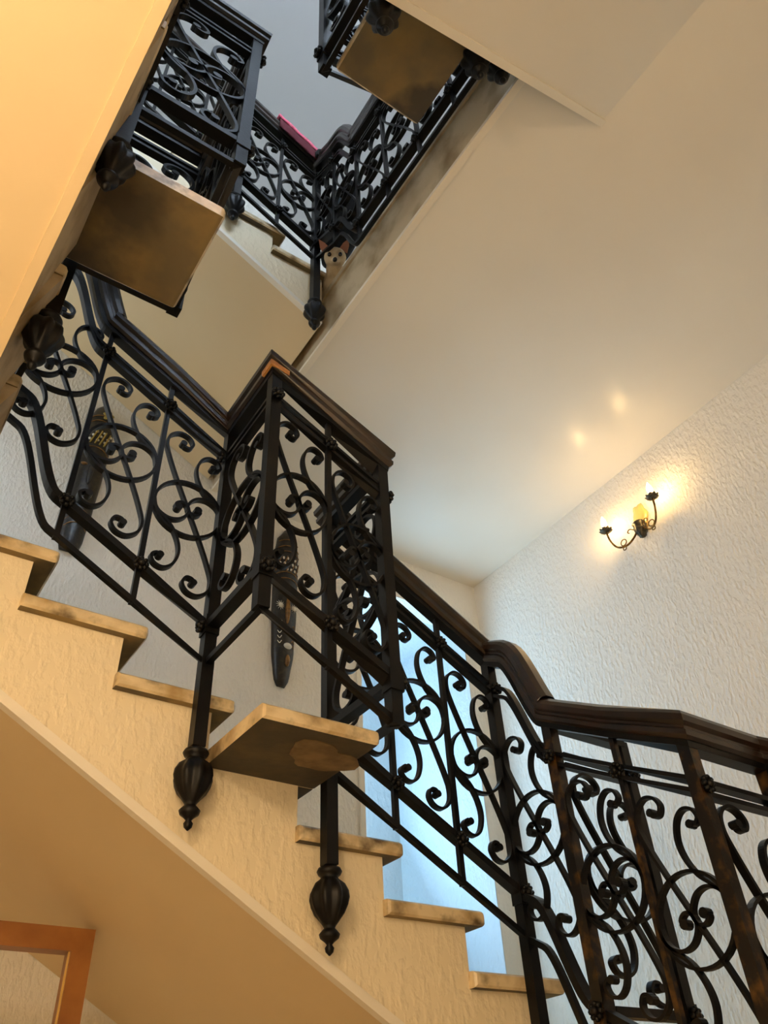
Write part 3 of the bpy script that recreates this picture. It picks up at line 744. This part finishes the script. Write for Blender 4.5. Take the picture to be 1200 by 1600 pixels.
# ------------------------------------------------------------------ things on the upper landing
# pink cloth folded over the upper handrail, following its slope
def cloth():
    t = empty('folded_cloth', (0.80, -0.05, bU(0.80)+HR+0.122)); tag(t, 'bright pink cloth folded over the upper handrail', 'cloth')
    def sheet(name, m, half, z_top, drop, du, th):
        pts = []
        for s, dz in ((-1, -drop), (-1, -0.012), (-0.8, 0.004), (-0.3, 0.010), (0.3, 0.010), (0.8, 0.004), (1, -0.012), (1, -drop*0.6)): pts.append((s*half, dz+z_top))
        v = []; f = []; n = 9
        for i in range(n):
            x_ = du[0]+(du[1]-du[0])*i/(n-1)
            wv = 0.004*math.sin(i*1.9)
            for (y, z) in pts: v.append((x_, y+wv*(1 if abs(y) > .03 else 0), z-K*x_+wv))
            for (y, z) in reversed(pts):
                k = 1-th/half; v.append((x_, y*k, z-K*x_+wv-th))
        m_ = 16
        for i in range(n-1):
            for k in range(m_): f.append((i*m_+k, i*m_+(k+1) % m_, (i+1)*m_+(k+1) % m_, (i+1)*m_+k))
        f.append(tuple(range(m_))); f.append(tuple(range((n-1)*m_, n*m_)))
        return link(name, mk(name, v, f, m, True), t)
    o = sheet('underfold', M['maroon'], 0.054, -0.004, 0.115, (-0.01, 0.235), 0.006); o['label'] = 'dark maroon underside fold'
    sheet('top_fold', M['pink'], 0.062, 0.004, 0.030, (-0.02, 0.245), 0.008)
cloth()

def blob(name, ells, m, voxel=0.012, smooth=6):
    mb = MB()
    for e in ells: mb.ell(e[0], e[1], 16, 10, e[2] if len(e) > 2 else None)
    me = mb.mesh(name+'_raw', m, True)
    o = bpy.data.objects.new(name+'_raw', me); COL.objects.link(o)
    r = o.modifiers.new('r', 'REMESH'); r.mode = 'VOXEL'; r.voxel_size = voxel; r.use_smooth_shade = True
    s = o.modifiers.new('s', 'SMOOTH'); s.iterations = smooth; s.factor = 0.5
    dg = bpy.context.evaluated_depsgraph_get()
    me2 = bpy.data.meshes.new_from_object(o.evaluated_get(dg)); me2.name = name
    bpy.data.objects.remove(o); bpy.data.meshes.remove(me)
    me2.materials.clear(); me2.materials.append(m)
    for p in me2.polygons: p.use_smooth = True
    return me2

# small dog lying at the landing edge, head over the edge, looking down at the camera (-X,-Y,-Z)
dog = empty('dog', (1.17, -0.02, LZ))
tag(dog, 'small cream dog peering down over the upper landing edge', 'dog')
pd = math.radians(52); yd = math.radians(57)
Hc = Vector((-.055, -.125, .105))                                    # head centre, over the edge
Fd = Vector((-math.cos(yd)*math.cos(pd), -math.sin(yd)*math.cos(pd), -math.sin(pd)))   # where the dog looks
Sd = Vector((-math.sin(yd), math.cos(yd), 0)); Ud = Sd.cross(Fd)*-1
if Ud.z < 0: Ud = -Ud
HM = Matrix((( -Fd.x, Sd.x, Ud.x), (-Fd.y, Sd.y, Ud.y), (-Fd.z, Sd.z, Ud.z)))
hp = lambda a, b_, c: tuple(Hc+HM @ Vector((a, b_, c)))
body = [((.03, .07, .072), (.062, .09, .07)), ((.04, .19, .068), (.066, .09, .066)), ((.0, -.02, .078), (.05, .06, .062)), ((-.03, -.075, .092), (.04, .045, .045)),
        (hp(0, 0, 0), (.052, .056, .050), HM), (hp(-.042, 0, -.016), (.032, .028, .024), HM), (hp(-.066, 0, -.02), (.017, .019, .016), HM),
        ((-.005, -.05, .017), (.02, .06, .017)), ((.05, -.04, .017), (.02, .06, .017)), ((.06, .30, .04), (.017, .06, .016))]
link('dog_body', blob('dog_body', body, M['cream'], 0.009, 4), dog)
for s_ in (1, -1):
    v = []
    for dx in (-.004, .004):
        v += [(dx, -.022, 0), (dx, .022, 0), (dx, .018, .032), (dx, .004, .066), (dx, -.013, .036)]
    f = [(0, 1, 2, 3, 4), (5, 6, 7, 8, 9)]+[(i, (i+1) % 5, 5+(i+1) % 5, 5+i) for i in range(5)]
    ea = link('ear', mk('ear', v, f, M['earpink']), dog, hp(.0, .040*s_, .030))
    ea.rotation_euler = (HM @ Matrix.Rotation(math.radians(-30*s_), 3, 'X')).to_euler()
    link('eye', MB().ell((0, 0, 0), (.010, .011, .011), 10, 8).mesh('eye', M['dognose'], True), dog, hp(-.048, .026*s_, .010))
link('nose', MB().ell((0, 0, 0), (.011, .013, .011), 10, 8).mesh('nose', M['dognose'], True), dog, hp(-.082, 0, -.018))

# black bag hanging by its strap inside the corner of the upper landing railing
bag = empty('black_bag', (1.165, -0.13, 1.97)); tag(bag, 'black fabric bag hanging by its strap inside the upper railing corner', 'bag')
link('bag_body', blob('bag_body', [((0, 0, .26), (.062, .165, .26)), ((.005, .02, .16), (.070, .165, .15)), ((-.005, -.02, .42), (.055, .14, .20)), ((0, 0, .33), (.06, .17, .24))], M['black'], 0.018, 5), bag)
hz = 1.87+HR+.108-1.97
link('bag_strap', MB().tube(catmull([(-.02, -.09, .52), (-.05, -.06, hz-.15), (-.06, -.03, hz-.02), (-.105, -.02, hz+.012), (-.15, -.015, hz-.01), (-.152, -.01, hz-.06)], 6), .008).mesh('bag_strap', M['black'], True), bag)
link('bag_strap', MB().tube(catmull([(-.02, .08, .52), (-.05, .05, hz-.15), (-.06, .02, hz-.01), (-.105, .01, hz+.024), (-.15, .005, hz-.0), (-.152, .0, hz-.06)], 6), .008).mesh('bag_strap', M['black'], True), bag)
link('side_label', MB().box(-.066, -.050, -.13, -.075, .30, .40).mesh('side_label', M['bluegrey']), bag)

# potted plant on an upper step
t = empty('potted_plant', (0.43, 0.20, 1.93+2*R)); tag(t, 'green strap-leaved plant glimpsed through the upper left railing', 'plant')
link('pot', MB().lathe([(.05, 0), (.06, .01), (.082, .13), (.090, .13), (.090, .15), (.078, .15), (.070, .135)], 20).mesh('pot', M['pot'], True), t)
link('soil', MB().lathe([(.0745, .128), (.0745, .138), (.02, .145)], 16).mesh('soil', M['soil'], True), t)
rr = random.Random(5)
for i in range(16):
    a = 2*PI*i/16+rr.uniform(-.2, .2); ln = rr.uniform(.28, .48); lean = rr.uniform(.2, .8)
    v = []; f = []
    for j in range(7):
        q = j/6; rad = lean*ln*q**1.5*0.9+.02; z = .135+ln*(q-0.35*lean*q*q); w_ = .02*math.sin(PI*min(1, q*0.85+.15))+.002
        c = Vector((rad*math.cos(a), rad*math.sin(a), z)); s = Vector((-math.sin(a), math.cos(a), 0))
        v += [c-s*w_, c+Vector((0, 0, -.006)), c+s*w_, c+Vector((0, 0, -.009))]
    for j in range(6):
        for k in range(4): f.append((j*4+k, j*4+(k+1) % 4, (j+1)*4+(k+1) % 4, (j+1)*4+k))
    f.append((0, 1, 2, 3)); f.append((24, 25, 26, 27))
    link('leaf', mk('leaf', v, f, M['leaf'], True), t)

# bare worn wood on the outer corner of the box railing's handrail
rails = [o for o in bpy.data.objects if o.name == 'stair_railing'][0]
wp = [(.727, -.05-.333+.030, bA(.727)), (.727, -.05-.333, bA(.727)), (.727+.034, -.05-.333, bA(.761))]
vv, ff = sweep([(x_, y_, z_+HR) for x_, y_, z_ in wp], [(-.030, .020), (.0345, .020), (.0365, .030), (.0365, .041), (.030, .047), (.030, .052), (-.030, .052)])
wo = link('worn_corner', mk('worn_corner', vv, ff, M['rawwood']), rails); wo['label'] = 'bare orange wood at the worn handrail corner'
